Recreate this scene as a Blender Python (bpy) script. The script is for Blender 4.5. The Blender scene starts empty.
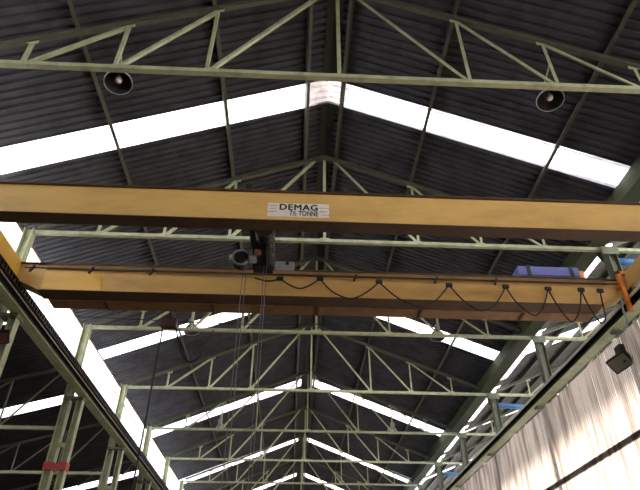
import bpy, bmesh, math, random
from mathutils import Vector, Matrix
random.seed(7)
sc = bpy.context.scene
COL = sc.collection
EYE = 1.6                                     # eye height above the floor

# ------------------------------------------------------------------ camera
YAW, PITCH, ROLL, FPX = 0.0451444, 0.6267075, 0.0039767, 564.37
cy, sy, cp, sp, cr, sr = math.cos(YAW), math.sin(YAW), math.cos(PITCH), math.sin(PITCH), math.cos(ROLL), math.sin(ROLL)
fw = Vector((sy*cp, cy*cp, sp)); rt = Vector((cy, -sy, 0)); up = rt.cross(fw)
rt, up = rt*cr + up*sr, up*cr - rt*sr
cam_d = bpy.data.cameras.new('camera'); cam = bpy.data.objects.new('camera', cam_d); COL.objects.link(cam)
cam_d.sensor_fit = 'HORIZONTAL'; cam_d.sensor_width = 36; cam_d.lens = FPX/640*36
cam_d.clip_start = 0.05; cam_d.clip_end = 500
M4 = Matrix((rt, up, -fw)).transposed().to_4x4(); M4.translation = Vector((0, 0, EYE)); cam.matrix_world = M4
sc.camera = cam

# ------------------------------------------------------------------ materials
def lin(c):
    return tuple(((v/255)/12.92 if v/255 <= .04045 else ((v/255+.055)/1.055)**2.4) for v in c) + (1,)
def mat(name, col, rough=.6, metal=0, dirt=None, amt=.5, scale=3.0, stretch=(1, 1, 1), spec=.5, bump=0):
    m = bpy.data.materials.new(name); m.use_nodes = True
    nt = m.node_tree; N = nt.nodes; L = nt.links
    b = N['Principled BSDF']; b.inputs['Roughness'].default_value = rough; b.inputs['Metallic'].default_value = metal
    b.inputs['Specular IOR Level'].default_value = spec
    b.inputs['Base Color'].default_value = lin(col)
    if dirt is not None:
        tc = N.new('ShaderNodeTexCoord'); mp = N.new('ShaderNodeMapping'); mp.inputs['Scale'].default_value = stretch
        no = N.new('ShaderNodeTexNoise'); no.inputs['Scale'].default_value = scale; no.inputs['Detail'].default_value = 6
        no.inputs['Roughness'].default_value = .65
        rp = N.new('ShaderNodeValToRGB'); rp.color_ramp.elements[0].position = .42; rp.color_ramp.elements[1].position = .72
        rp.color_ramp.elements[0].color = (0, 0, 0, 1); rp.color_ramp.elements[1].color = (amt, amt, amt, 1)
        mx = N.new('ShaderNodeMix'); mx.data_type = 'RGBA'
        mx.inputs['A'].default_value = lin(col); mx.inputs['B'].default_value = lin(dirt)
        L.new(tc.outputs['Object'], mp.inputs['Vector']); L.new(mp.outputs['Vector'], no.inputs['Vector'])
        L.new(no.outputs['Fac'], rp.inputs['Fac']); L.new(rp.outputs['Color'], mx.inputs['Factor'])
        L.new(mx.outputs['Result'], b.inputs['Base Color'])
        if bump:
            bp = N.new('ShaderNodeBump'); bp.inputs['Strength'].default_value = bump; bp.inputs['Distance'].default_value = .01
            L.new(no.outputs['Fac'], bp.inputs['Height']); L.new(bp.outputs['Normal'], b.inputs['Normal'])
    return m
def sheet_mat(name, col, dirt, frac, scale=2.0, stretch=(1, 1, 1), lo=.4, hi=.7, amt=.6):
    """glass-fibre sheet: lets daylight through as a soft glow"""
    m = bpy.data.materials.new(name); m.use_nodes = True
    nt = m.node_tree; N = nt.nodes; L = nt.links; N.remove(N['Principled BSDF'])
    out = N['Material Output']
    tc = N.new('ShaderNodeTexCoord'); mp = N.new('ShaderNodeMapping'); mp.inputs['Scale'].default_value = stretch
    no = N.new('ShaderNodeTexNoise'); no.inputs['Scale'].default_value = scale; no.inputs['Detail'].default_value = 5
    rp = N.new('ShaderNodeValToRGB'); rp.color_ramp.elements[0].position = lo; rp.color_ramp.elements[1].position = hi
    rp.color_ramp.elements[0].color = (0, 0, 0, 1); rp.color_ramp.elements[1].color = (amt, amt, amt, 1)
    mx = N.new('ShaderNodeMix'); mx.data_type = 'RGBA'; mx.inputs['A'].default_value = lin(col); mx.inputs['B'].default_value = lin(dirt)
    L.new(tc.outputs['Object'], mp.inputs['Vector']); L.new(mp.outputs['Vector'], no.inputs['Vector'])
    L.new(no.outputs['Fac'], rp.inputs['Fac']); L.new(rp.outputs['Color'], mx.inputs['Factor'])
    tr = N.new('ShaderNodeBsdfTranslucent'); df = N.new('ShaderNodeBsdfDiffuse'); ms = N.new('ShaderNodeMixShader')
    ms.inputs['Fac'].default_value = frac
    L.new(mx.outputs['Result'], tr.inputs['Color']); L.new(mx.outputs['Result'], df.inputs['Color'])
    L.new(df.outputs['BSDF'], ms.inputs[1]); L.new(tr.outputs['BSDF'], ms.inputs[2]); L.new(ms.outputs['Shader'], out.inputs['Surface'])
    return m
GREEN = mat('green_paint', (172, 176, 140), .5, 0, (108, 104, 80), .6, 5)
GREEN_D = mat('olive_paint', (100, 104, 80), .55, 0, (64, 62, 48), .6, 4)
GREEN_LIT = mat('bounce_lit_green', (192, 200, 152), .5, 0, (140, 140, 104), .6, 4)  # green paint lightened to put bounce light into the runway flanges
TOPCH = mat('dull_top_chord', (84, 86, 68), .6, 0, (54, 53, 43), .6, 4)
FACE_STRIP = mat('brown_face_strip', (150, 116, 70), .6, 0, (104, 78, 48), .6, 3)
WALKWAY = mat('walkway_plate', (136, 102, 64), .7, 0, (80, 60, 40), .7, 2.5)
DARK_OLIVE = mat('dark_olive', (44, 45, 36), .7, 0, (28, 28, 24), .6, 4)  # near-black olive for runway web and top flange, ridge strip, side purlins
PALE = mat('pale_edge_paint', (206, 196, 186), .5, 0, (150, 140, 128), .6, 6)
PURLIN = mat('purlin_steel', (84, 84, 70), .6, 0, (48, 46, 40), .5, 4)
ROOF = mat('roof_sheet', (77, 76, 82), .85, 0, (45, 44, 48), .8, 1.6, (1, 1, 1), .2)
AISLE = mat('aisle_sheet', (60, 57, 58), .85, 0, (36, 34, 36), .8, 1.6, (1, 1, 1), .2)
WING = mat('wing_sheet', (90, 87, 84), .85, 0, (58, 55, 53), .8, 1.6, (1, 1, 1), .2)
GUTTER = mat('gutter_metal', (76, 80, 60), .8, 0, (60, 62, 48), .6, 1.2, spec=.2)
FRP = sheet_mat('roof_light_sheet', (244, 244, 246), (190, 186, 190), .85, 3, (1, .5, 1), .62, .8, .5)
FRP_EDGE = sheet_mat('dirty_sheet_lap', (150, 148, 152), (116, 112, 116), .5, 4, (1, 1, 1), .4, .7, .7)
FRP_OLD = sheet_mat('aged_roof_light', (150, 140, 136), (96, 88, 88), .5, 4, (1, 1, 1), .4, .7, .7)
CLER = sheet_mat('clerestory_sheet', (246, 246, 244), (220, 218, 210), .85, 1, (1, 1, 1), .6, .9, .3)
WALLS = sheet_mat('wall_sheet', (186, 172, 162), (104, 88, 76), .72, 1.5, (1, 3.5, .4), .42, .66, .75)
for nt in (WALLS.node_tree,):  # darker colour in the outward valleys stands in for corrugation shading
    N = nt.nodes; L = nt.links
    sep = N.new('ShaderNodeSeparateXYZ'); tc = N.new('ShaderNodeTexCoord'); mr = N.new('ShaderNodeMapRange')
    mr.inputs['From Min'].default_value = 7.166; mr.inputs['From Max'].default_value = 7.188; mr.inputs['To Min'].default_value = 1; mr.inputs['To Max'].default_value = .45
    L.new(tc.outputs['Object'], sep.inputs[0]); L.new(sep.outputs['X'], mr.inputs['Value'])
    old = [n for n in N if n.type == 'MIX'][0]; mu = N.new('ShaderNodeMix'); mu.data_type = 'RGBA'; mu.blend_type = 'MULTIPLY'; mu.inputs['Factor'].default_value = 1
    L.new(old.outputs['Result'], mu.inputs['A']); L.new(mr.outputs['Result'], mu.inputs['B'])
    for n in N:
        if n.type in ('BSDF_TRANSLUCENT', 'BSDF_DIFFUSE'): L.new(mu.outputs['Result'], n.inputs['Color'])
YELLOW = mat('crane_yellow', (212, 170, 96), .5, 0, (158, 122, 72), .55, 1.6, (.5, 1, 1.4))
YELLOW_L = mat('fresh_and_lit_yellow', (238, 190, 86), .45, 0, (200, 152, 70), .4, 1.6, (.5, 1, 1.4))  # repainted panel colour; on the left carriage it carries clerestory light
BROWN = mat('dirty_walkway', (84, 62, 42), .75, 0, (46, 34, 26), .7, 1.6)
ORANGE = mat('orange_paint', (226, 132, 44), .5, 0, (150, 84, 40), .6, 7)
BLACK = mat('black_rubber', (14, 13, 14), .7)
DARK = mat('dark_grease', (44, 42, 42), .5, .2, (22, 20, 20), .8, 6)
GREY = mat('grey_paint', (140, 146, 158), .45, 0, (84, 86, 92), .6, 8)
LGREY = mat('pale_grey_paint', (186, 194, 206), .4, 0, (130, 134, 140), .5, 9)
RUST = mat('rusty_brown', (132, 84, 66), .7, 0, (70, 42, 34), .8, 9)
STEEL = mat('bare_steel', (150, 146, 140), .4, .7, (80, 74, 68), .6, 6)
ROPE = mat('wire_rope', (92, 90, 88), .5, .3)
BLUE = mat('violet_blue_paint', (98, 102, 164), .45, 0, (72, 76, 124), .5, 5)
PIPE = mat('blue_plastic', (74, 132, 192), .4, 0, (52, 92, 140), .5, 4)
RED = mat('red_band', (180, 66, 66), .6, 0, (140, 44, 42), .5, 6)
MAROON = mat('maroon_box', (84, 46, 46), .6, 0, (50, 28, 28), .6, 8)
BULB = mat('pearl_bulb', (240, 222, 214), .3)
REFL_IN = mat('tarnished_reflector', (58, 52, 50), .45, .4)
REFL_OUT = mat('lamp_shell', (120, 112, 108), .5, .3)
PLATE = mat('name_plate', (226, 216, 206), .5, 0, (196, 184, 170), .5, 12)
INK = mat('black_lettering', (22, 20, 20), .6)
INK_RED = mat('red_lettering', (196, 96, 88), .6)
INK_GREY = mat('faded_lettering', (168, 160, 152), .6)
LENS = mat('flood_glass', (126, 122, 112), .25, 0, (92, 88, 80), .5, 10)
CONC = mat('concrete_floor', (70, 67, 64), .8, 0, (50, 47, 46), .7, .7)
YARD = mat('yard_concrete', (140, 132, 122), .8, 0, (110, 104, 96), .6, .3)
BRICK = mat('painted_block', (110, 106, 100), .8, 0, (80, 76, 72), .6, 1)
GIRT = mat('girt_timber', (110, 84, 66), .7, 0, (70, 52, 42), .6, 4)

# ------------------------------------------------------------------ mesh helpers
class MB:
    def __init__(s): s.v = []; s.f = []
    def add(s, vs, fs):
        o = len(s.v); s.v += [tuple(p) for p in vs]; s.f += [tuple(i+o for i in f) for f in fs]; return s
    def box(s, x0, x1, y0, y1, z0, z1):
        x0, x1 = sorted((x0, x1)); y0, y1 = sorted((y0, y1)); z0, z1 = sorted((z0, z1))
        return s.add([(x0,y0,z0),(x1,y0,z0),(x1,y1,z0),(x0,y1,z0),(x0,y0,z1),(x1,y0,z1),(x1,y1,z1),(x0,y1,z1)],
                     [(3,2,1,0),(4,5,6,7),(0,1,5,4),(1,2,6,5),(2,3,7,6),(3,0,4,7)])
    def prism(s, prof, p0, p1, a, b):
        """profile [(u,v)...] swept from p0 to p1, u along a and v along b"""
        p0, p1, a, b = Vector(p0), Vector(p1), Vector(a), Vector(b); n = len(prof)
        if (p1-p0).dot(a.cross(b)) < 0: prof = prof[::-1]
        vs = [p0+a*u+b*v for u, v in prof] + [p1+a*u+b*v for u, v in prof]
        fs = [tuple(range(n))[::-1], tuple(range(n, 2*n))] + [(i, (i+1) % n, n+(i+1) % n, n+i) for i in range(n)]
        return s.add(vs, fs)
    def bar(s, p0, p1, w, h, up=(0, 0, 1)):
        p0, p1 = Vector(p0), Vector(p1); t = (p1-p0).normalized(); a = t.cross(Vector(up)).normalized(); b = a.cross(t).normalized()
        return s.prism([(-w/2,-h/2),(w/2,-h/2),(w/2,h/2),(-w/2,h/2)], p0, p1, a, b)
    def angle(s, p0, p1, a, b, la, lb, th):
        """L section: leg la along a, leg lb along b"""
        return s.prism([(0,0),(la,0),(la,th),(th,th),(th,lb),(0,lb)], p0, p1, a, b)
    def ibeam(s, p0, p1, a, b, w, h, tf, tw):
        w2, t2 = w/2, tw/2
        pr = [(-w2,0),(w2,0),(w2,tf),(t2,tf),(t2,h-tf),(w2,h-tf),(w2,h),(-w2,h),(-w2,h-tf),(-t2,h-tf),(-t2,tf),(-w2,tf)]
        return s.prism(pr, p0, p1, a, b)
    def tube(s, pts, r, n=8, cap=True):
        pts = [Vector(p) for p in pts]; rings = []
        t0 = (pts[1]-pts[0]).normalized(); ref = Vector((0,0,1)) if abs(t0.z) < .9 else Vector((1,0,0))
        a = t0.cross(ref).normalized()
        o = len(s.v)
        for i, p in enumerate(pts):
            t = (pts[min(i+1, len(pts)-1)]-pts[max(i-1, 0)]).normalized()
            a = (a - t*a.dot(t)).normalized(); b = t.cross(a)
            s.v += [tuple(p + (a*math.cos(k*2*math.pi/n) + b*math.sin(k*2*math.pi/n))*r) for k in range(n)]
        for i in range(len(pts)-1):
            for k in range(n):
                s.f.append((o+i*n+k, o+i*n+(k+1) % n, o+(i+1)*n+(k+1) % n, o+(i+1)*n+k))
        if cap:
            s.f.append(tuple(o+k for k in range(n))[::-1]); e = o+(len(pts)-1)*n; s.f.append(tuple(e+k for k in range(n)))
        return s
    def lathe(s, prof, c, axis=(0, 0, 1), n=24):
        """profile [(r, h)...] around an axis through c; r = 0 ends are closed"""
        c = Vector(c); z = Vector(axis).normalized(); x = z.orthogonal().normalized(); y = z.cross(x); o = len(s.v)
        for r, h in prof:
            s.v += [tuple(c + z*h + (x*math.cos(k*2*math.pi/n) + y*math.sin(k*2*math.pi/n))*r) for k in range(n)]
        for i in range(len(prof)-1):
            for k in range(n):
                s.f.append((o+i*n+k, o+i*n+(k+1) % n, o+(i+1)*n+(k+1) % n, o+(i+1)*n+k))
        return s
    def build(s, name, m, parent=None, smooth=False, bevel=0, loc=None):
        me = bpy.data.meshes.new(name); me.from_pydata(s.v, [], s.f); me.validate()
        bm = bmesh.new(); bm.from_mesh(me)
        if bevel:
            bmesh.ops.bevel(bm, geom=[e for e in bm.edges], offset=bevel, segments=2, affect='EDGES', clamp_overlap=True)
        bmesh.ops.recalc_face_normals(bm, faces=bm.faces)
        bm.to_mesh(me); bm.free()
        if smooth:
            for p in me.polygons: p.use_smooth = True
        me.materials.append(m)
        o = bpy.data.objects.new(name, me); COL.objects.link(o)
        if parent:
            o.parent = parent
            if loc is None: o.location = -root_loc(parent)
        if loc is not None: o.location = loc
        return o
def root_loc(o):
    l = Vector((0, 0, 0))
    while o is not None: l = l + o.location; o = o.parent
    return l
def tag(o, label, cat, group=None, kind=None):
    o['label'] = label; o['category'] = cat
    if group: o['group'] = group
    if kind: o['kind'] = kind
    return o
def thing(name, label, cat, loc, group=None):
    o = bpy.data.objects.new(name, None); COL.objects.link(o); o.location = loc; o.empty_display_size = .2
    return tag(o, label, cat, group, 'thing')
def struct(o):
    o['kind'] = 'structure'; return o
def smooth_curve(pts, n=8):
    """Catmull-Rom through the points"""
    P = [Vector(p) for p in pts]; out = []
    for i in range(len(P)-1):
        a, b, c, d = P[max(i-1, 0)], P[i], P[i+1], P[min(i+2, len(P)-1)]
        for k in range(n):
            t = k/n
            out.append(.5*((2*b)+(c-a)*t+(2*a-5*b+4*c-d)*t*t+(3*b-a-3*c+d)*t**3))
    return out + [P[-1]]

# ------------------------------------------------------------------ key dimensions (metres above the floor)
XR = .6; SL = .392                              # ridge line and roof slope
CH = 9.555                                      # underside level of the truss bottom chords
TY = [None] + [6.131 + 4.7511*k for k in range(9)]
RIDGE = 12.45
def top_z(x): return RIDGE - .395*abs(x-XR)     # top chord line
def roof_z(x): return 12.63 - SL*abs(x-XR)      # sheeting line
Y0, Y1 = -12.0, 50.0
HALF = 6.79

# ------------------------------------------------------------------ the building
struct(MB().box(-13.2, 21.5, -12.2, 50.2, -.2, 0).build('floor', CONC))
struct(MB().box(21.5, 70, -60, 100, -.25, -.05).build('ground', YARD))

def corrugated(x0, z0, x1, z1, y0, y1, pitch=.178, depth=.045):
    """trapezoidal sheeting running down the slope from (x0,z0) to (x1,z1)"""
    m = MB(); n = max(1, round((y1-y0)/pitch)); p = (y1-y0)/n
    prof = []
    for i in range(n):
        b = y0+i*p
        prof += [(b, 0), (b+.52*p, 0), (b+.64*p, depth), (b+.88*p, depth)]
    prof.append((y1, 0))
    d = Vector((x1-x0, 0, z1-z0)).normalized(); nz = Vector((-d.z, 0, d.x))
    if nz.z < 0: nz = -nz
    vs = []; fs = []
    for (yy, h) in prof:
        vs += [Vector((x0, yy, z0))+nz*h, Vector((x1, yy, z1))+nz*h]
    for i in range(len(prof)-1): fs.append((2*i, 2*i+1, 2*i+3, 2*i+2))
    m.add(vs, fs); return m

LIGHTS = [(-9.9, -9.2), (-.75, -.08), (8.50, 9.21), (17.72, 18.42), (26.3, 27.15), (35.2, 36.3), (44.1, 45.0)]
def spans(lights, y0, y1):
    out = []; c = y0
    for a, b in lights: out.append((c, a)); c = b
    out.append((c, y1)); return out
win_n = 0
def window(mb, m=FRP):
    global win_n
    win_n += 1
    return struct(mb.build('window_%d' % win_n, m))
XL, XE = -6.63, 7.10                            # eaves of the two nave slopes
for a, b in spans(LIGHTS, Y0, Y1):
    struct(corrugated(XR, roof_z(XR), XL, roof_z(XL), a, b).build('ceiling_left', ROOF))
    struct(corrugated(XR, roof_z(XR), XE, roof_z(XE), a, b).build('ceiling_right', ROOF))
for i, (a, b) in enumerate(LIGHTS):
    gl, gr = (.12, 1.08) if i == 2 else (.3, .86)
    window(corrugated(gl, roof_z(gl), XL, roof_z(XL), a, b))
    if i == 2:                                   # dirty side laps of the near strip
        window(corrugated(gr, roof_z(gr), XE, roof_z(XE), a, a+.089, .089), FRP_EDGE)
        window(corrugated(gr, roof_z(gr), XE, roof_z(XE), b-.089, b, .089), FRP_EDGE)
        window(corrugated(gr, roof_z(gr), XE, roof_z(XE), a+.089, b-.089))
    else: window(corrugated(gr, roof_z(gr), XE, roof_z(XE), a, b))
    mid = FRP_OLD if i == 2 else ROOF
    struct(corrugated(gl, roof_z(gl), XR, roof_z(XR), a, b).build('ceiling_ridge_left', mid))
    struct(corrugated(XR, roof_z(XR), gr, roof_z(gr), a, b).build('ceiling_ridge_right', mid))
# ridge cap
for ca, cb in ((Y0, 8.5), (9.21, Y1)):
    cap = MB(); cap.prism([(-.3, -.3*SL+.06), (0, .06), (.3, -.3*SL+.06), (.3, -.3*SL+.08), (0, .085), (-.3, -.3*SL+.08)], (XR, ca, 12.63), (XR, cb, 12.63), (1,0,0), (0,0,1))
    struct(cap.build('trim_1', ROOF))
    inn = MB().prism([(-.17, -.17*SL-.03), (0, -.03), (.17, -.17*SL-.03), (.17, -.17*SL-.02), (0, -.02), (-.17, -.17*SL-.02)], (XR, ca, 12.63), (XR, cb, 12.63), (1,0,0), (0,0,1))
    struct(inn.build('trim_4', DARK_OLIVE))

# left clerestory between the lean-to roof and the nave eave, in bays between the columns
AX, AZ = -6.45, 8.5                              # top of the lean-to roof
def aisle_z(x): return AZ + .275*(x-AX)
edges = [Y0, -3.4, 1.38] + TY[1:] + [Y1]
for a, b in zip(edges[:-1], edges[1:]):
    if b-a > .2: window(MB().box(-6.70, -6.69, a+.03, b-.03, aisle_z(-6.7)+.02, roof_z(-6.7)), CLER)
struct(MB().bar((-6.64, Y0, roof_z(-6.6)-.03), (-6.64, Y1, roof_z(-6.6)-.03), .04, .05).build('trim_2', GIRT))
# lean-to roof on the left with its roof lights
AL = [(-9.9, -9.2), (-.75, -.08), (12.35, 13.0), (17.75, 18.4), (27.2, 28.0), (36.2, 37.2)]
AE = -13.0
for a, b in spans(AL, Y0, Y1): struct(corrugated(AX, aisle_z(AX), AE, aisle_z(AE), a, b).build('ceiling_lean_to', AISLE))
for a, b in AL: window(corrugated(AX, aisle_z(AX), AE, aisle_z(AE), a, b))
struct(MB().box(-13.2, -13.0, Y0, Y1, 0, 6.6).build('wall_left', BRICK))

# valley gutter on the right
struct(MB().prism([(0,0),(.42,0),(.42,.42),(.40,.42),(.40,.02),(.02,.02),(.02,.40),(0,.40)], (7.05, Y0, 9.69), (7.05, Y1, 9.69), (1,0,0), (0,0,1)).build('trim_8', GUTTER))
# the next bay: its rising slope with roof lights, seen past the gutter
def wing_z(x): return 9.88 + SL*(x-7.4)
WX0, WX1 = 7.5, 14.35
WL = [(-9.9, -9.2), (-.75, -.08), (8.4, 9.1), (17.15, 17.95), (26.0, 26.7), (35.1, 35.6)]
for a, b in spans(WL, Y0, Y1): struct(corrugated(8.05, wing_z(8.05), WX1, wing_z(WX1), a, b).build('ceiling_wing', WING))
for a, b in WL: window(corrugated(8.05, wing_z(8.05), WX1, wing_z(WX1), a, b))
for k in range(1, 9):
    window(MB().prism([(0,0),(.55,.55*SL),(.55,.55*SL+.01),(0,.01)], (7.5, TY[k]+.35, wing_z(7.5)), (7.5, TY[k+1]-.35 if k < 8 else Y1, wing_z(7.5)), (1,0,0), (0,0,1)), FRP)
    struct(MB().prism([(0,0),(.55,.55*SL),(.55,.55*SL+.02),(0,.02)], (7.5, TY[k]-.35, wing_z(7.5)), (7.5, TY[k]+.35, wing_z(7.5)), (1,0,0), (0,0,1)).build('ceiling_wing_eave', WING))
for a, b in spans(WL, Y0, Y1): struct(corrugated(14.35, wing_z(14.35), 21.3, wing_z(7.4), a, b).build('ceiling_wing_far', WING))
for a, b in WL: window(corrugated(14.35, wing_z(14.35), 21.3, wing_z(7.4), a, b))
struct(MB().box(21.2, 21.4, Y0, Y1, 0, 2.5).build('wall_wing', BRICK))
for nm, yy in (('wall_front', Y0-.2), ('wall_back', Y1)):
    struct(MB().add([(x, y, z) for y in (yy, yy+.2) for x, z in ((-13.2,0),(7.2,0),(7.2,10),(.6,12.6),(-6.7,9.8),(-6.7,8.4),(-13.2,6.5))],
        [(0,1,2,3,4,5,6),(13,12,11,10,9,8,7)]+[(i,(i+1)%7,7+(i+1)%7,7+i) for i in range(7)]).build(nm, BRICK))
# translucent wall below the right runway
WXX = 7.17
wm = MB(); lap = MB(); yy = Y0+.02
while yy < Y1-.8:                                 # sheets with a thin translucent side lap between them
    pr = [(WXX+.016*math.cos(i/6*2*math.pi), yy+.0765*i/6) for i in range(61)]
    o = len(wm.v)
    wm.add([p for x, y in pr for p in ((x, y, 2.2), (x, y, 7.34))], [(2*i, 2*i+1, 2*i+3, 2*i+2) for i in range(60)])
    lap.box(WXX+.014, WXX+.017, yy+.765, yy+.795, 2.2, 7.34); yy += .795
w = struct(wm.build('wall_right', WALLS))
struct(MB().box(7.1, 7.3, Y0, Y1, 0, 2.2).build('wall_right_base', BRICK))
struct(MB().box(7.19, 7.27, Y0, Y1, 5.27, 5.40).build('trim_5', GIRT))
struct(MB().box(7.19, 7.27, Y0, Y1, 3.6, 3.73).build('trim_6', GIRT))
lapm = sheet_mat('sheet_lap', (250, 244, 236), (214, 200, 186), .8, 2)
struct(lap.build('trim_7', lapm))

# ------------------------------------------------------------------ purlins
plab = {-4.12: 'long dark purlin low on the left nave roof slope', -1.79: 'long dark purlin midway up the left nave roof slope',
        .05: 'long dark purlin just left of the nave ridge', .95: 'long dark purlin just right of the nave ridge',
        2.9: 'long dark purlin midway up the right nave roof slope', 5.59: 'long dark purlin low on the right nave roof slope'}
for x, lb in plab.items():
    s = 1 if x > XR else -1
    t = Vector((1, 0, -SL*s)).normalized(); nn = Vector((SL*s, 0, 1)).normalized()
    z = roof_z(x)-.005
    m = MB().prism([(-.035,-.15),(.035,-.15),(.035,-.14),(-.025,-.14),(-.025,-.012),(.035,-.012),(.035,0),(-.035,0)], (x, Y0, z), (x, Y1, z), t, nn)
    tag(m.build('roof_purlin', PURLIN), lb, 'purlin', 'purlins under the nave roof', 'thing')

wl = {8.75: 'dark purlin on the side bay roof, first right of the gutter', 9.9: 'dark purlin on the side bay roof, second right of the gutter',
      11.05: 'dark purlin on the side bay roof, third right of the gutter', 12.4: 'dark purlin on the side bay roof, fourth right of the gutter'}
for x, lb in wl.items():
    t = Vector((1, 0, SL)).normalized(); nn = Vector((-SL, 0, 1)).normalized(); z = wing_z(x)-.005
    m = MB().prism([(-.045,-.13),(.045,-.13),(.045,-.12),(-.035,-.12),(-.035,-.012),(.045,-.012),(.045,0),(-.045,0)], (x, Y0, z), (x, Y1, z), t, nn)
    tag(m.build('roof_purlin', DARK_OLIVE), lb, 'purlin', 'purlins under the side bay roof', 'thing')

# ------------------------------------------------------------------ roof trusses
OFFS = [6.85, 5.35, 3.8, 2.25, 0]
def truss(k, label, group, x0=XR, half=HALF, sides=(-1, 1), zc=CH, name='roof_truss'):
    y = TY[k]; r = thing(name, label, 'truss', (x0, y, zc), group)
    xl = x0-half if -1 in sides else x0; xr = x0+half if 1 in sides else x0
    X, Yv, Z = Vector((1,0,0)), Vector((0,1,0)), Vector((0,0,1))
    MB().angle((xl, y-.05, zc), (xr, y-.05, zc), Yv, Z, .10, .085, .012).build('bottom_chord', GREEN, r)
    tz = lambda x: zc + (RIDGE-CH) - .395*abs(x-x0)
    for s in sides:
        a = Vector((x0, y-.045, tz(x0))); b = Vector((x0+s*half, y-.045, tz(x0+half)))
        t = (b-a).normalized(); nn = Vector((-t.z, 0, t.x)); nn = nn if nn.z > 0 else -nn
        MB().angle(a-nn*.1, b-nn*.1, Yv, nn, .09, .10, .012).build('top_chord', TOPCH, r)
    def web(p, q, name, wd=.06):
        p, q = Vector((p[0], y+.0, p[1])), Vector((q[0], y+.0, q[1])); t = (q-p).normalized(); a = t.cross(Yv)
        MB().angle(p-a*wd/2, q-a*wd/2, a, Yv, wd, .06, .01).build(name, GREEN, r)
    for s in sides:
        for o in OFFS[1:-1]: web((x0+s*(o+.03), zc+.03), (x0+s*(o+.02), tz(x0+o)-.08), 'post')
        for i in (1, 2, 3): web((x0+s*(OFFS[i]+.03), zc+.05), (x0+s*(OFFS[i+1] if i < 3 else .24)+s*.02, tz(x0+OFFS[i+1])-(.1 if i < 3 else .18)), 'diagonal', .065)
    web((x0, zc+.03), (x0, tz(x0)-.05), 'king_post', .07)
    def plate(prof, c, mm=GREEN):
        MB().prism(prof, c, (c[0], c[1]+.009, c[2]), X, Z).build('gusset_plate', mm, r)
    for s in sides:
        for o in OFFS[1:-1]:
            c = x0+s*o
            plate([(-.13,.0),(.13,.0),(.10,.13),(-.10,.13)], (c, y-.012, zc))
            plate([(-.10,-.14),(.10,-.14),(.10,-.0),(-.10,-.0)], (c, y-.012, tz(c)-.02))
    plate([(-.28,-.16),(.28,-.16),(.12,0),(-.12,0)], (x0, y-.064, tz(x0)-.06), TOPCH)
    plate([(-.16,0),(.16,0),(.11,.14),(-.11,.14)], (x0, y-.012, zc))
    return r
NT = {1: 'green nave roof truss nearest the camera, in front of the crane, with two round lamps',
      2: 'green nave roof truss whose bottom chord shows between the two yellow crane girders',
      3: 'green nave roof truss right behind the rear yellow girder, with two small lamps',
      4: 'green nave roof truss with full web visible, second behind the rear crane girder',
      5: 'green nave roof truss third behind the rear crane girder, with two far lamps',
      6: 'green nave roof truss fourth behind the rear crane girder, low in the picture',
      7: 'distant green nave roof truss, fifth behind the rear crane girder',
      8: 'farthest green nave roof truss just visible under the ridge'}
for k, lb in NT.items(): truss(k, lb, 'nave roof trusses')
RT = {2: 'green truss of the right side bay beside the rear girder end and upper blue pipe',
      3: 'green truss of the right side bay at the first column behind the crane',
      4: 'green truss of the right side bay above the middle blue pipe',
      5: 'green truss of the right side bay between middle and lowest blue pipes',
      6: 'green truss of the right side bay above the lowest blue pipe'}
for k, lb in RT.items(): truss(k, lb, 'side bay trusses right of the gutter', x0=14.35, half=6.70, sides=(-1,), name='side_bay_truss')

# lean-to trusses on the left
LT = {3: 'green lean-to truss at the left column with the red band',
      4: 'green lean-to truss at the second left column behind the crane',
      5: 'green lean-to truss at the third left column behind the crane'}
for k, lb in LT.items():
    y = TY[k]; r = thing('lean_to_truss', lb, 'truss', (-9.5, y, 6.5), 'lean-to trusses left of the runway')
    xa, xb = -6.443, -12.35; zt = lambda x: aisle_z(x)-.17
    MB().angle((xa, y-.05, 6.48), (xb, y-.05, 6.48), (0,1,0), (0,0,1), .1, .09, .012).build('bottom_chord', GREEN, r)
    MB().bar((xa, y, zt(xa)), (xb, y, zt(xb)), .09, .08).build('top_chord', TOPCH, r)
    MB().box(xb+.05, -13.0, y-.06, y+.06, 6.36, 6.475).build('bearing', GREEN_D, r)
    for x in (-8.0, -9.5, -11.0): MB().bar((x, y, 6.52), (x, y, zt(x)), .04, .05, (0,1,0)).build('post', GREEN_D, r)
    for x, q in ((-8.0, -6.55), (-9.5, -8.0), (-11.0, -9.5)): MB().bar((x, y, 6.52), (q, y, zt(q)), .04, .05, (0,1,0)).build('diagonal', GREEN_D, r)

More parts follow.
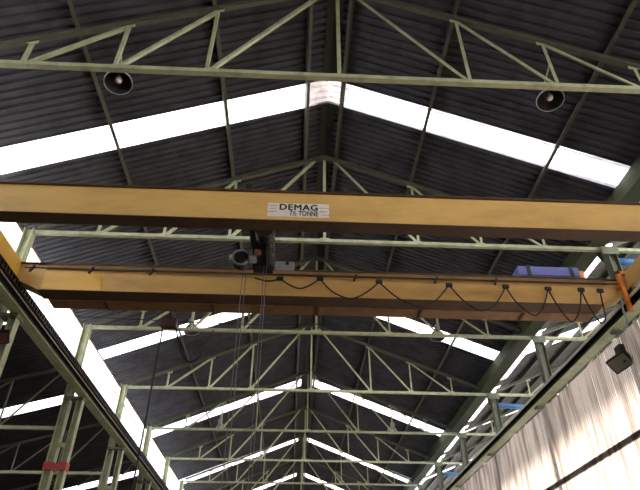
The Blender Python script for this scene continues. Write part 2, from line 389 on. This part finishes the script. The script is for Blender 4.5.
# ------------------------------------------------------------------ columns
LC = {1: 'green left column nearest the camera, at the first truss', 8: 'farthest green left column',
      2: 'green left column beside the crane with a dark floodlight on it',
      3: 'green twin-legged left column wrapped with a red band',
      4: 'green twin-legged left column, second behind the crane', 5: 'green left column, third behind the crane',
      6: 'green left column, fourth behind the crane', 7: 'green left column, fifth behind the crane'}
for k, lb in LC.items():
    y = TY[k]; r = thing('steel_column', lb, 'column', (-6.3, y, 0), 'left columns under the crane runway')
    MB().ibeam((-6.33, y, 0), (-6.33, y, CH+.12), (0,1,0), (1,0,0), .22, .20, .015, .012).build('outer_leg', GREEN, r).location.x -= .1
    MB().ibeam((-5.97, y, 0), (-5.97, y, 7.38), (0,1,0), (1,0,0), .2, .16, .014, .012).build('inner_leg', GREEN, r).location.x -= .08
    z = .8
    while z < 7.3:
        MB().box(-6.25, -6.05, y-.10, y-.085, z, z+.12).build('batten', GREEN, r); z += 1.3
    MB().box(-6.42, -5.86, y-.14, y+.14, 7.3, 7.385).build('cap_plate', GREEN_D, r)
    if k == 3:
        b = MB()
        b.box(-6.46, -6.20, y-.125, y+.125, 5.42, 5.62); b.box(-6.2, -6.06, y-.125, y-.118, 5.44, 5.56); b.box(-6.07, -5.87, y-.12, y+.12, 5.42, 5.62)
        b.build('red_band', RED, r)['label'] = 'red painted band around both legs'
RC = {1: 'green right column nearest the camera, at the first truss', 8: 'green right column deepest in the hall',
      2: 'green right column at the crane with a blue pipe behind it', 3: 'green right column, first behind the crane',
      4: 'green right column with the middle blue pipe', 5: 'green right column between the middle and lowest blue pipes',
      6: 'green right column with the lowest blue pipe', 7: 'green right column, fifth behind the crane'}
for k, lb in RC.items():
    y = TY[k]; r = thing('steel_column', lb, 'column', (7.5, y, 0), 'right columns above the translucent wall')
    MB().ibeam((7.52, y, 0), (7.52, y, CH+.08), (0,1,0), (1,0,0), .24, .22, .015, .012).build('shaft', GREEN_D, r).location.x -= .11
    MB().box(6.95, 7.42, y-.1, y+.1, 7.35, 7.397).build('bracket', GREEN_D, r)
    MB().prism([(-.22,-.16),(.2,-.16),(.2,.06),(-.22,.06)], (7.5, y-.13, CH), (7.5, y-.118, CH), (1,0,0), (0,0,1)).build('head_plate', GREEN_D, r)

# ------------------------------------------------------------------ crane runways with rail
RLX, RRX = -5.91, 7.02
def runway(x, inn, label):
    r = thing('crane_runway', label, 'crane rail', (x, Y0, 7.4), None)
    MB().box(x-.135, x+.135, Y0, Y1, 7.4, 7.418).build('bottom_flange', GREEN_LIT, r)
    MB().box(x-.008, x+.008, Y0, Y1, 7.418, 7.602).build('web', DARK_OLIVE, r)
    MB().box(x-.135, x+.135, Y0, Y1, 7.602, 7.62).build('top_flange', DARK_OLIVE, r)
    MB().box(x-.05, x+.05, Y0, Y1, 7.62, 7.70).build('rail', STEEL, r)
    return r
r = runway(RLX, 1, 'long green crane runway on the left columns')
MB().box(RLX+.136, RLX+.148, Y0, Y1, 7.585, 7.64).build('edge_angle', PALE, r)
m = MB(); m.box(RLX+.15, RLX+.23, Y0, Y1, 7.605, 7.62); m.box(RLX+.17, RLX+.185, Y0, Y1, 7.62, 7.74); m.box(RLX+.17, RLX+.23, Y0, Y1, 7.74, 7.752)
y = Y0
while y < Y1: m.box(RLX+.185, RLX+.225, y, y+.05, 7.62, 7.74); y += .14
m.build('conductor_rail', DARK, r)['label'] = 'dark toothed conductor rail along the beam'
r = runway(RRX, -1, 'long green crane runway above the translucent right wall')
MB().box(RRX-.148, RRX-.136, Y0, Y1, 7.585, 7.66).build('edge_angle', PALE, r)
MB().box(RRX+.137, RRX+.15, Y0, Y1, 7.398, 7.42).build('closing_strip', DARK, r)

# ------------------------------------------------------------------ the crane
crane = thing('overhead_crane', 'yellow double-girder overhead crane spanning the nave on both runways', 'crane', (XR, 8.9, 7.7))
GB, GT = 7.53, 8.13
def girder(y0, y1, name):
    """box girder with tapered ends, flange plates and a trolley rail"""
    xl, xr = -5.745, 6.90; X = Vector((1,0,0)); Z = Vector((0,0,1))
    side = [(xl, GT), (xl, 7.76), (xl+.5, GB), (xr-.5, GB), (xr, 7.76), (xr, GT)]
    m = MB().prism(side, (0, y0, 0), (0, y1, 0), X, Z)
    g = m.build(name, YELLOW, crane)
    f = MB().box(xl, xr, y0-.055, y1+.055, GT, GT+.022)
    f.build('top_flange', BROWN, g)
    MB().box(xl, xr, (y0+y1)/2-.03, (y0+y1)/2+.03, GT+.022, GT+.07).build('trolley_rail', STEEL, g)
    MB().box(xl+.5, xr-.5, y0-.012, y1+.012, GB-.015, GB-.001).build('bottom_flange', BROWN, g)
    return g
FG = (7.5, 7.77); RG = (10.0, 10.34)
g1 = girder(*FG, 'front_girder'); g1['label'] = 'yellow girder nearest the camera carrying the name plate'
g2 = girder(*RG, 'rear_girder'); g2['label'] = 'yellow rear girder with black cable loops on its face'
MB().box(-5.2, -4.0, 9.994, 9.999, GB+.01, 7.99).build('fresh_paint_panel', YELLOW_L, g2)
# end carriages
for x, s in ((RLX, 1), (RRX, -1)):
    c = MB().box(x-.16, x+.16, 6.9, 10.36, 7.76, 8.2) if s > 0 else MB().box(6.96, 7.2, 6.9, 10.05, 7.84, 8.24)
    if s < 0: MB().box(6.9, 7.18, 10.02, 10.34, 7.76, 7.98).build('connection_plate', DARK, crane)
    e = c.build('end_carriage', YELLOW_L if s > 0 else YELLOW, crane, bevel=.012)  # left carriage colour is lightened to hold the clerestory light
    for yy in (7.25, 9.9):
        w = MB().lathe([(0,-.05),(.12,-.05),(.14,-.04),(.14,-.035),(.115,-.03),(.115,.03),(.14,.035),(.14,.04),(.12,.05),(0,.05)], (x, yy, 7.842), (1,0,0), 20)
        w.build('wheel', DARK, e)
    for yy, d in ((6.82, -1), (10.44 if s > 0 else 10.12, 1)): MB().box(x-.08, x+.08, yy-.07, yy+.07, 7.86, 8.06).build('buffer', BLACK, e)
# walkway on the far side of the rear girder
MB().box(-5.15, 6.35, 10.36, 10.72, 7.50, 7.545).build('walkway', WALKWAY, crane)
for i in range(5): MB().box(-4.0+i*2.2, -3.95+i*2.2, 10.36, 10.70, 7.47, 7.50).build('walkway_bracket', BROWN, crane)
# orange guide frame at the right end
m = MB(); m.box(6.78, 6.87, 9.80, 9.88, 7.30, 8.26); m.box(6.78, 7.1, 9.80, 9.88, 8.18, 8.26); m.box(6.78, 6.87, 9.82, 10.0, 7.9, 7.96)
m.build('guide_frame', ORANGE, crane, bevel=.006)['label'] = 'orange steel bracket frame at the right end'
# festoon track and its clips
MB().box(-5.2, 6.6, 9.972, 9.997, 8.012, 8.128).build('face_strip', FACE_STRIP, crane)  # thin strip added to colour the girder face above the track brown
MB().box(-5.6, 6.8, 9.90, 9.925, 7.985, 8.005).build('festoon_track', BLACK, crane)
PXM = lambda q, y: None
def at(px, py, y):
    d = rt*((px-320)/FPX) + up*((245-py)/FPX) + fw
    return Vector((0, 0, EYE)) + d*(y/d.y)
m = None
for px in (30, 90, 151, 355, 435, 494):
    x = at(px, 275, 9.9).x
    m = MB().bar((x+.03, 9.9, 8.03), (x-.03, 9.88, 7.88), .04, .05, (0,1,0)); m.build('cable_stop', BLACK, crane)
# nameplate
px0, px1, pz0, pz1 = -.56, .49, 7.60, 7.90; yf = 7.5
npl = MB().box(px0, px1, yf-.012, yf-.002, pz0, pz1).build('name_plate', PLATE, crane, bevel=.004)
def text(body, x0, x1, z0, z1, m, bold=0.0, spacing=1.0):
    cu = bpy.data.curves.new('lettering', 'FONT'); cu.body = body; cu.offset = 0; cu.space_character = spacing; cu.extrude = .002
    o = bpy.data.objects.new('lettering', cu); COL.objects.link(o); cu.materials.append(m)
    bpy.context.view_layer.update()
    bb = [Vector(c) for c in o.bound_box]; bx0 = min(c.x for c in bb); bx1 = max(c.x for c in bb); by0 = min(c.y for c in bb); by1 = max(c.y for c in bb)
    sx = (x1-x0)/(bx1-bx0); sz = (z1-z0)/(by1-by0)
    me = bpy.data.meshes.new_from_object(o.evaluated_get(bpy.context.evaluated_depsgraph_get())); bpy.data.objects.remove(o)
    if not me.materials: me.materials.append(m)
    if bold:
        bm = bmesh.new(); bm.from_mesh(me); g0 = list(bm.verts)+list(bm.edges)+list(bm.faces)
        for dx, dz, dd in ((bold, 0, .0004), (-bold, 0, .0008), (0, bold*.6, .0012), (0, -bold*.6, .0016)):
            q = bmesh.ops.duplicate(bm, geom=g0)
            bmesh.ops.translate(bm, vec=(dx, dz, dd), verts=[e for e in q['geom'] if isinstance(e, bmesh.types.BMVert)])
        bm.to_mesh(me); bm.free()
    o = bpy.data.objects.new('lettering', me); COL.objects.link(o)
    o.parent = npl
    o.matrix_local = Matrix.Translation(Vector((x0-bx0*sx, yf-.0145, z0-by0*sz))) @ Matrix.Rotation(math.pi/2, 4, 'X') @ Matrix.Diagonal((sx, sz, 1, 1))
    o.location += -root_loc(npl)
    return o
U = lambda zx: px0+(zx-65)/480*(px1-px0)
V = lambda zy: pz1-(zy-50)/110*(pz1-pz0)
text('DEMAG', U(160), U(455), V(106), V(60), INK, .034, 1.12)
text('7½ TONNE', U(238), U(460), V(152), V(112), INK, .022)
for (a, b, zz, mm) in ((74,138,73,INK_GREY),(80,130,98,INK_GREY),(74,136,122,INK_RED),(470,540,84,INK_GREY),(472,534,112,INK_RED),(486,538,138,INK_GREY)):
    l = MB(); x = U(a)
    while x < U(b): l.box(x, x+.018, yf-.0155, yf-.0125, V(zz+4), V(zz-4)); x += .028
    l.build('small_print', mm, npl)

# ------------------------------------------------------------------ hoist trolley between the girders
h = thing('hoist_trolley', 'dark hoist trolley with grey motor hanging between the yellow girders', 'hoist', (-.7, 9, 7.7))
m = MB()
for x in (-.92, -.56): m.box(x-.06, x+.06, 7.6, 10.24, 8.26, 8.42)
for y in (8.2, 9.7): m.box(-.92, -.56, y-.06, y+.06, 8.28, 8.42)
m.build('trolley_frame', DARK, h)
for x in (-.92, -.56):
    for y in (7.67, 10.17):
        MB().lathe([(0,-.03),(.07,-.03),(.07,.03),(0,.03)], (x, y, 8.272), (1,0,0), 16).build('wheel', STEEL, h)
m = MB()
for x in (-.85, -.63): m.box(x-.02, x+.02, 8.65, 9.3, 7.62, 8.25)
m.box(-.85, -.64, 8.68, 9.25, 7.64, 8.25)
m.build('hoist_body', BLACK, h, bevel=.01)
m = MB(); prof = [(0,-.62)]
for i in range(24): prof += [(.17, -.62+i*.05), (.155, -.60+i*.05)]
prof.append((0, .6)); m.lathe(prof, (-.66, 9.0, 8.0), (0,1,0), 24).build('rope_drum', DARK, h)
m = MB().lathe([(0,-.06),(.15,-.06),(.165,-.03),(.165,.16),(0,.16)], (-1.11, 8.95, 7.71), (0,1,0), 28)
m.build('hoist_motor', DARK, h)
MB().lathe([(.135,-.075),(.17,-.06),(.176,-.02),(.166,-.02),(.166,-.055),(.14,-.065)], (-1.11, 8.95, 7.71), (0,1,0), 28).build('motor_rim', GREY, h)
MB().box(-1.34, -1.27, 8.93, 9.05, 7.68, 7.80).build('cable_gland', LGREY, h, bevel=.015)
MB().lathe([(0,-.12),(.09,-.12),(.12,-.11),(.14,-.09),(.14,-.06),(0,-.06)], (-1.11, 8.95, 7.70), (0,1,0), 24).build('motor_fan_cover', BLACK, h)
MB().box(-.94, -.80, 8.70, 8.95, 7.60, 7.76).build('terminal_box', LGREY, h, bevel=.015)
MB().lathe([(0,-.06),(.04,-.06),(.06,-.03),(.06,.03),(.04,.06),(0,.06)], (-.77, 8.60, 7.62), (1,.3,0), 18).build('brake_hub', RUST, h)
MB().box(-.46, -.08, 8.95, 9.12, 7.57, 7.68).build('limit_switch_box', LGREY, h, bevel=.012)
MB().lathe([(0,0),(.035,0),(.035,.02),(0,.02)], (-.22, 8.95, 7.63), (0,-1,0), 16).build('box_cover', DARK, h)
MB().box(-.88, -.5, 9.05, 9.3, 7.62, 7.66).build('base_plate', DARK, h)
m = MB()
for i in range(7): m.box(-.50, -.46, 8.52, 8.58, 7.5+i*.13, 7.56+i*.13); m.box(-.53, -.50, 8.5, 8.56, 7.56+i*.13, 7.61+i*.13)
m.build('load_chain', STEEL, h)
for x in (-1.05, -.99, -.66, -.61): MB().tube([(x, 9.0, 7.6), (x+.0, 9.0, 3.05)], .008, 6).build('wire_rope', ROPE, h)
hb = MB().box(-1.12, -.54, 8.93, 9.07, 2.75, 3.08).build('hook_block', YELLOW, h, bevel=.03)
hk = [(-.83, 9, 2.75), (-.83, 9, 2.6), (-.76, 9, 2.52), (-.74, 9, 2.42), (-.83, 9, 2.33), (-.93, 9, 2.38), (-.95, 9, 2.47)]
MB().tube(smooth_curve(hk, 5), .03, 8).build('hook', STEEL, hb)

# ------------------------------------------------------------------ festoon cable with its knots
loops = [[(255,278),(268,281),(280,279)], [(280,279),(300,288.5),(320,279)], [(320,279),(333,292),(351,298.5),(367,292),(379,282)],
         [(379,282),(398,298),(420,307),(436,300),(448.6,285.5)], [(449,285.5),(464,301),(479,310),(491,308),(499,299),(505.5,287)],
         [(505.6,287),(517,303),(533,315),(541,311),(545.5,300),(547.8,289)], [(548,289),(556,303),(570,321),(577,317),(580.5,304),(580.8,290)],
         [(581,290),(590,308),(601,323),(605.5,318),(602.5,303),(600,291)]]
fc = thing('festoon_cable', 'black cable hanging in loops along the rear girder face', 'cable', at(449, 285, 9.87))
for i, lp in enumerate(loops):
    MB().tube(smooth_curve([at(a, b, 9.86 if 0 < j < len(lp)-1 else 9.885) for j, (a, b) in enumerate(lp)], 6), .016, 6).build('cable_loop', BLACK, fc)
for px, py in ((280,279),(320,279),(379,282),(449,285.5),(505.6,287),(548,289),(581,290),(600,291)):
    p = at(px, py, 9.88); MB().box(p.x-.07, p.x+.07, 9.85, 9.90, p.z-.04, p.z+.05).build('cable_carrier', BLACK, fc, bevel=.01)
cd = [(621.5,297),(622.5,308),(626,318),(627,325),(624,330),(620,329)]
MB().tube(smooth_curve([at(a, b, 9.84) for a, b in cd], 6), .022, 8).build('conduit', GREY, crane)['label'] = 'grey bent conduit at the right end of the rear girder'

# blue cabinet on the rear girder
b = thing('blue_cabinet', 'violet-blue metal cabinet with dark straps lying on the rear girder', 'cabinet', (5.45, 10.17, 8.2))
MB().box(4.75, 6.1, 10.0, 10.34, 8.205, 8.46).build('body', BLUE, b, bevel=.02)
for x in (4.98, 5.92): MB().box(x-.04, x+.04, 9.985, 10.0, 8.205, 8.468).build('strap', DARK, b)
MB().box(6.1, 6.22, 10.05, 10.3, 8.205, 8.40).build('end_bracket', ORANGE, b)

# ------------------------------------------------------------------ high-bay lamps behind the trusses
LL = {(1,-1): 'round lamp left on the truss nearest the camera', (1,1): 'round lamp right on the truss nearest the camera',
      (3,-1): 'small round lamp left on the truss right behind the crane', (3,1): 'small round lamp right on the truss right behind the crane',
      (5,-1): 'tiny far lamp left on the third truss behind the crane', (5,1): 'tiny far lamp right on the third truss behind the crane'}
for (k, s), lb in LL.items():
    x = (-3.28 if s < 0 else 4.47); y = TY[k]+.42; z = 9.75
    ax = Vector((.16 if s < 0 else -.10, -.10, -1)).normalized()      # mouth direction
    l = thing('bay_lamp', lb, 'lamp', (x, y, z), 'bay lamps behind the trusses')
    c = Vector((x, y, z))
    MB().lathe([(.235,0),(.24,-.015),(.21,-.10),(.15,-.19),(.09,-.24)], c, ax).build('reflector', REFL_OUT, l, smooth=True)
    MB().lathe([(.232,0),(.205,-.095),(.145,-.18),(.085,-.232),(0,-.232)], c, ax).build('reflector_lining', REFL_IN, l, smooth=True)
    MB().lathe([(.235,.0),(.245,.004),(.245,-.02),(.235,-.02)], c, ax).build('rim', LGREY, l)
    MB().lathe([(0,-.24),(.09,-.24),(.09,-.42),(.07,-.45),(0,-.45)], c, ax, 18).build('ballast_housing', GREY, l)
    MB().lathe([(0,-.02),(.04,-.03),(.06,-.06),(.06,-.10),(.035,-.16),(.03,-.22),(0,-.22)], c, ax, 16).build('bulb', BULB, l, smooth=True)
    hz = c - ax*.45
    m = MB().tube([hz, hz+Vector((0,0,.12)), (x, TY[k]+.06, hz.z+.16)], .016, 8); m.build('bracket', GREEN, l)

# floodlights
f = thing('floodlight', 'dark square floodlight fixed on the translucent right wall', 'floodlight', (7.12, 11.3, 6.8))
d = at(620, 363, 10)-Vector((0,0,EYE)); fl = Vector((0,0,EYE))+d*(7.0/d.x); fr_n = Vector((-.62, -.45, -.64)).normalized(); fa = Vector((-.35, .93, -.1)); fa = (fa-fr_n*fa.dot(fr_n)).normalized(); fb = fr_n.cross(fa)
def obox(mb, c, a, b, n, la, lb, n0, n1):
    return mb.prism([(-la,-lb),(la,-lb),(la,lb),(-la,lb)], c+n*n0, c+n*n1, a, b)
obox(MB(), fl, fa, fb, fr_n, .25, .17, -.12, 0).build('housing', BLACK, f, bevel=.015)
obox(MB(), fl, fa, fb, fr_n, .215, .14, 0, .006).build('lens', LENS, f)
MB().box(7.04, 7.15, fl.y-.12, fl.y+.12, fl.z-.02, fl.z+.40).build('mounting_bracket', BLACK, f)
f = thing('floodlight', 'dark floodlight on the left column at the left picture edge', 'floodlight', (-5.9, 10.7, 6.7))
fl = Vector((-5.93, 10.46, 6.66)); n1 = Vector((.35, -.55, -.75)).normalized(); fa = Vector((.9, .3, .2)); fa = (fa-n1*fa.dot(n1)).normalized(); fb = n1.cross(fa)
obox(MB(), fl, fa, fb, n1, .2, .14, -.1, 0).build('housing', BLACK, f, bevel=.012)
obox(MB(), fl, fa, fb, n1, .17, .11, 0, .006).build('lens', MAROON, f)
MB().box(-5.98, -5.9, 10.48, 10.775, 6.70, 6.84).build('mounting_bracket', BLACK, f)

# blue pipes
for k, lb in {2: 'blue pipe beside the right end of the crane', 4: 'blue pipe at the second right column behind the crane', 6: 'farthest blue pipe, low at the right runway'}.items():
    y = TY[k]; z = {2: 9.42, 4: 9.26, 6: 9.12}[k]
    p = thing('blue_pipe', lb, 'pipe', (7.7, y, z), 'blue drain pipes from the gutter')
    MB().tube([(7.66, y+.205, z), (9.4, y+.205, z-.06)], .09, 14).build('pipe_run', PIPE, p, smooth=True)
    MB().tube(smooth_curve([(7.42, y+.205, 9.688), (7.43, y+.205, z+.14), (7.52, y+.205, z+.02), (7.68, y+.205, z)], 5), .07, 14).build('elbow', GUTTER, p, smooth=True)

# maroon pendant box with its cable, and loose cables
p = thing('pendant_control', 'maroon box with a long black pendant cable under the rear girder', 'crane control', (-2.62, 10.5, 7.1))
MB().box(-2.79, -2.47, 10.42, 10.58, 7.0, 7.2).build('junction_box', MAROON, p, bevel=.012)
MB().tube([(-2.63, 10.5, 7.2), (-2.63, 10.5, 7.46)], .015, 6).build('hanger', DARK, p)
MB().tube([(-2.74, 10.5, 7.0), (-2.75, 10.5, 6.2), (-2.74, 10.5, 5.0), (-2.76, 10.5, 3.6), (-2.75, 10.5, 1.5)], .018, 6).build('pendant_cable', BLACK, p)
MB().box(-2.81, -2.69, 10.46, 10.54, 1.1, 1.5).build('push_button_station', YELLOW, p, bevel=.015)
lc = [at(a, b, 10.6) for a, b in ((176,326),(178,340),(182,354),(189,362),(199,358),(206,345),(213,331))]
tag(MB().tube(smooth_curve(lc, 6), .02, 6).build('loose_cable', BLACK), 'slack black cable loop hanging beside the maroon box', 'cable', None, 'thing')
tag(MB().tube(smooth_curve([(-6.69, 13, 8.56), (-4, 13, 8.5), (-2.5, 13, 8.46), (0, 13, 8.47), (3, 13, 8.75), (7.09, 13, 9.69)], 6), .012, 6).build('span_wire', BLACK), 'thin black wire stretched across the nave behind the rear girder', 'wire', None, 'thing')

# ------------------------------------------------------------------ daylight
ga, gb = at(125, 407, 1)-Vector((0,0,EYE)), at(146, 439, 1)-Vector((0,0,EYE))
zg = ((ga.z/ga.x + gb.z/gb.x)/2)*-6.66+EYE
struct(MB().box(-6.68, -6.65, TY[4], TY[6], zg-.02, zg+.02).build('trim_3', GIRT))
wd = bpy.data.worlds.new('World'); sc.world = wd; wd.use_nodes = True
bg = wd.node_tree.nodes['Background']; bg.inputs['Color'].default_value = (.95, .97, 1, 1); bg.inputs['Strength'].default_value = 6
sd = bpy.data.lights.new('sun', 'SUN'); sd.energy = 16; sd.angle = .05; sd.color = (1, .95, .88)
so = bpy.data.objects.new('sun', sd); COL.objects.link(so)
sun_dir = Vector((-math.cos(math.radians(15)), .12, -math.sin(math.radians(15))))
so.rotation_euler = sun_dir.to_track_quat('-Z', 'Y').to_euler(); so.location = (30, 5, 9)

vs_ = sc.view_settings
vs_.view_transform = 'Standard'; vs_.look = 'None'; vs_.gamma = 1; vs_.use_curve_mapping = False; vs_.exposure = 0.6
try: sc.display_settings.display_device = 'sRGB'
except Exception: pass
sc.cycles.max_bounces = 10; sc.cycles.diffuse_bounces = 6; sc.cycles.sample_clamp_indirect = 8
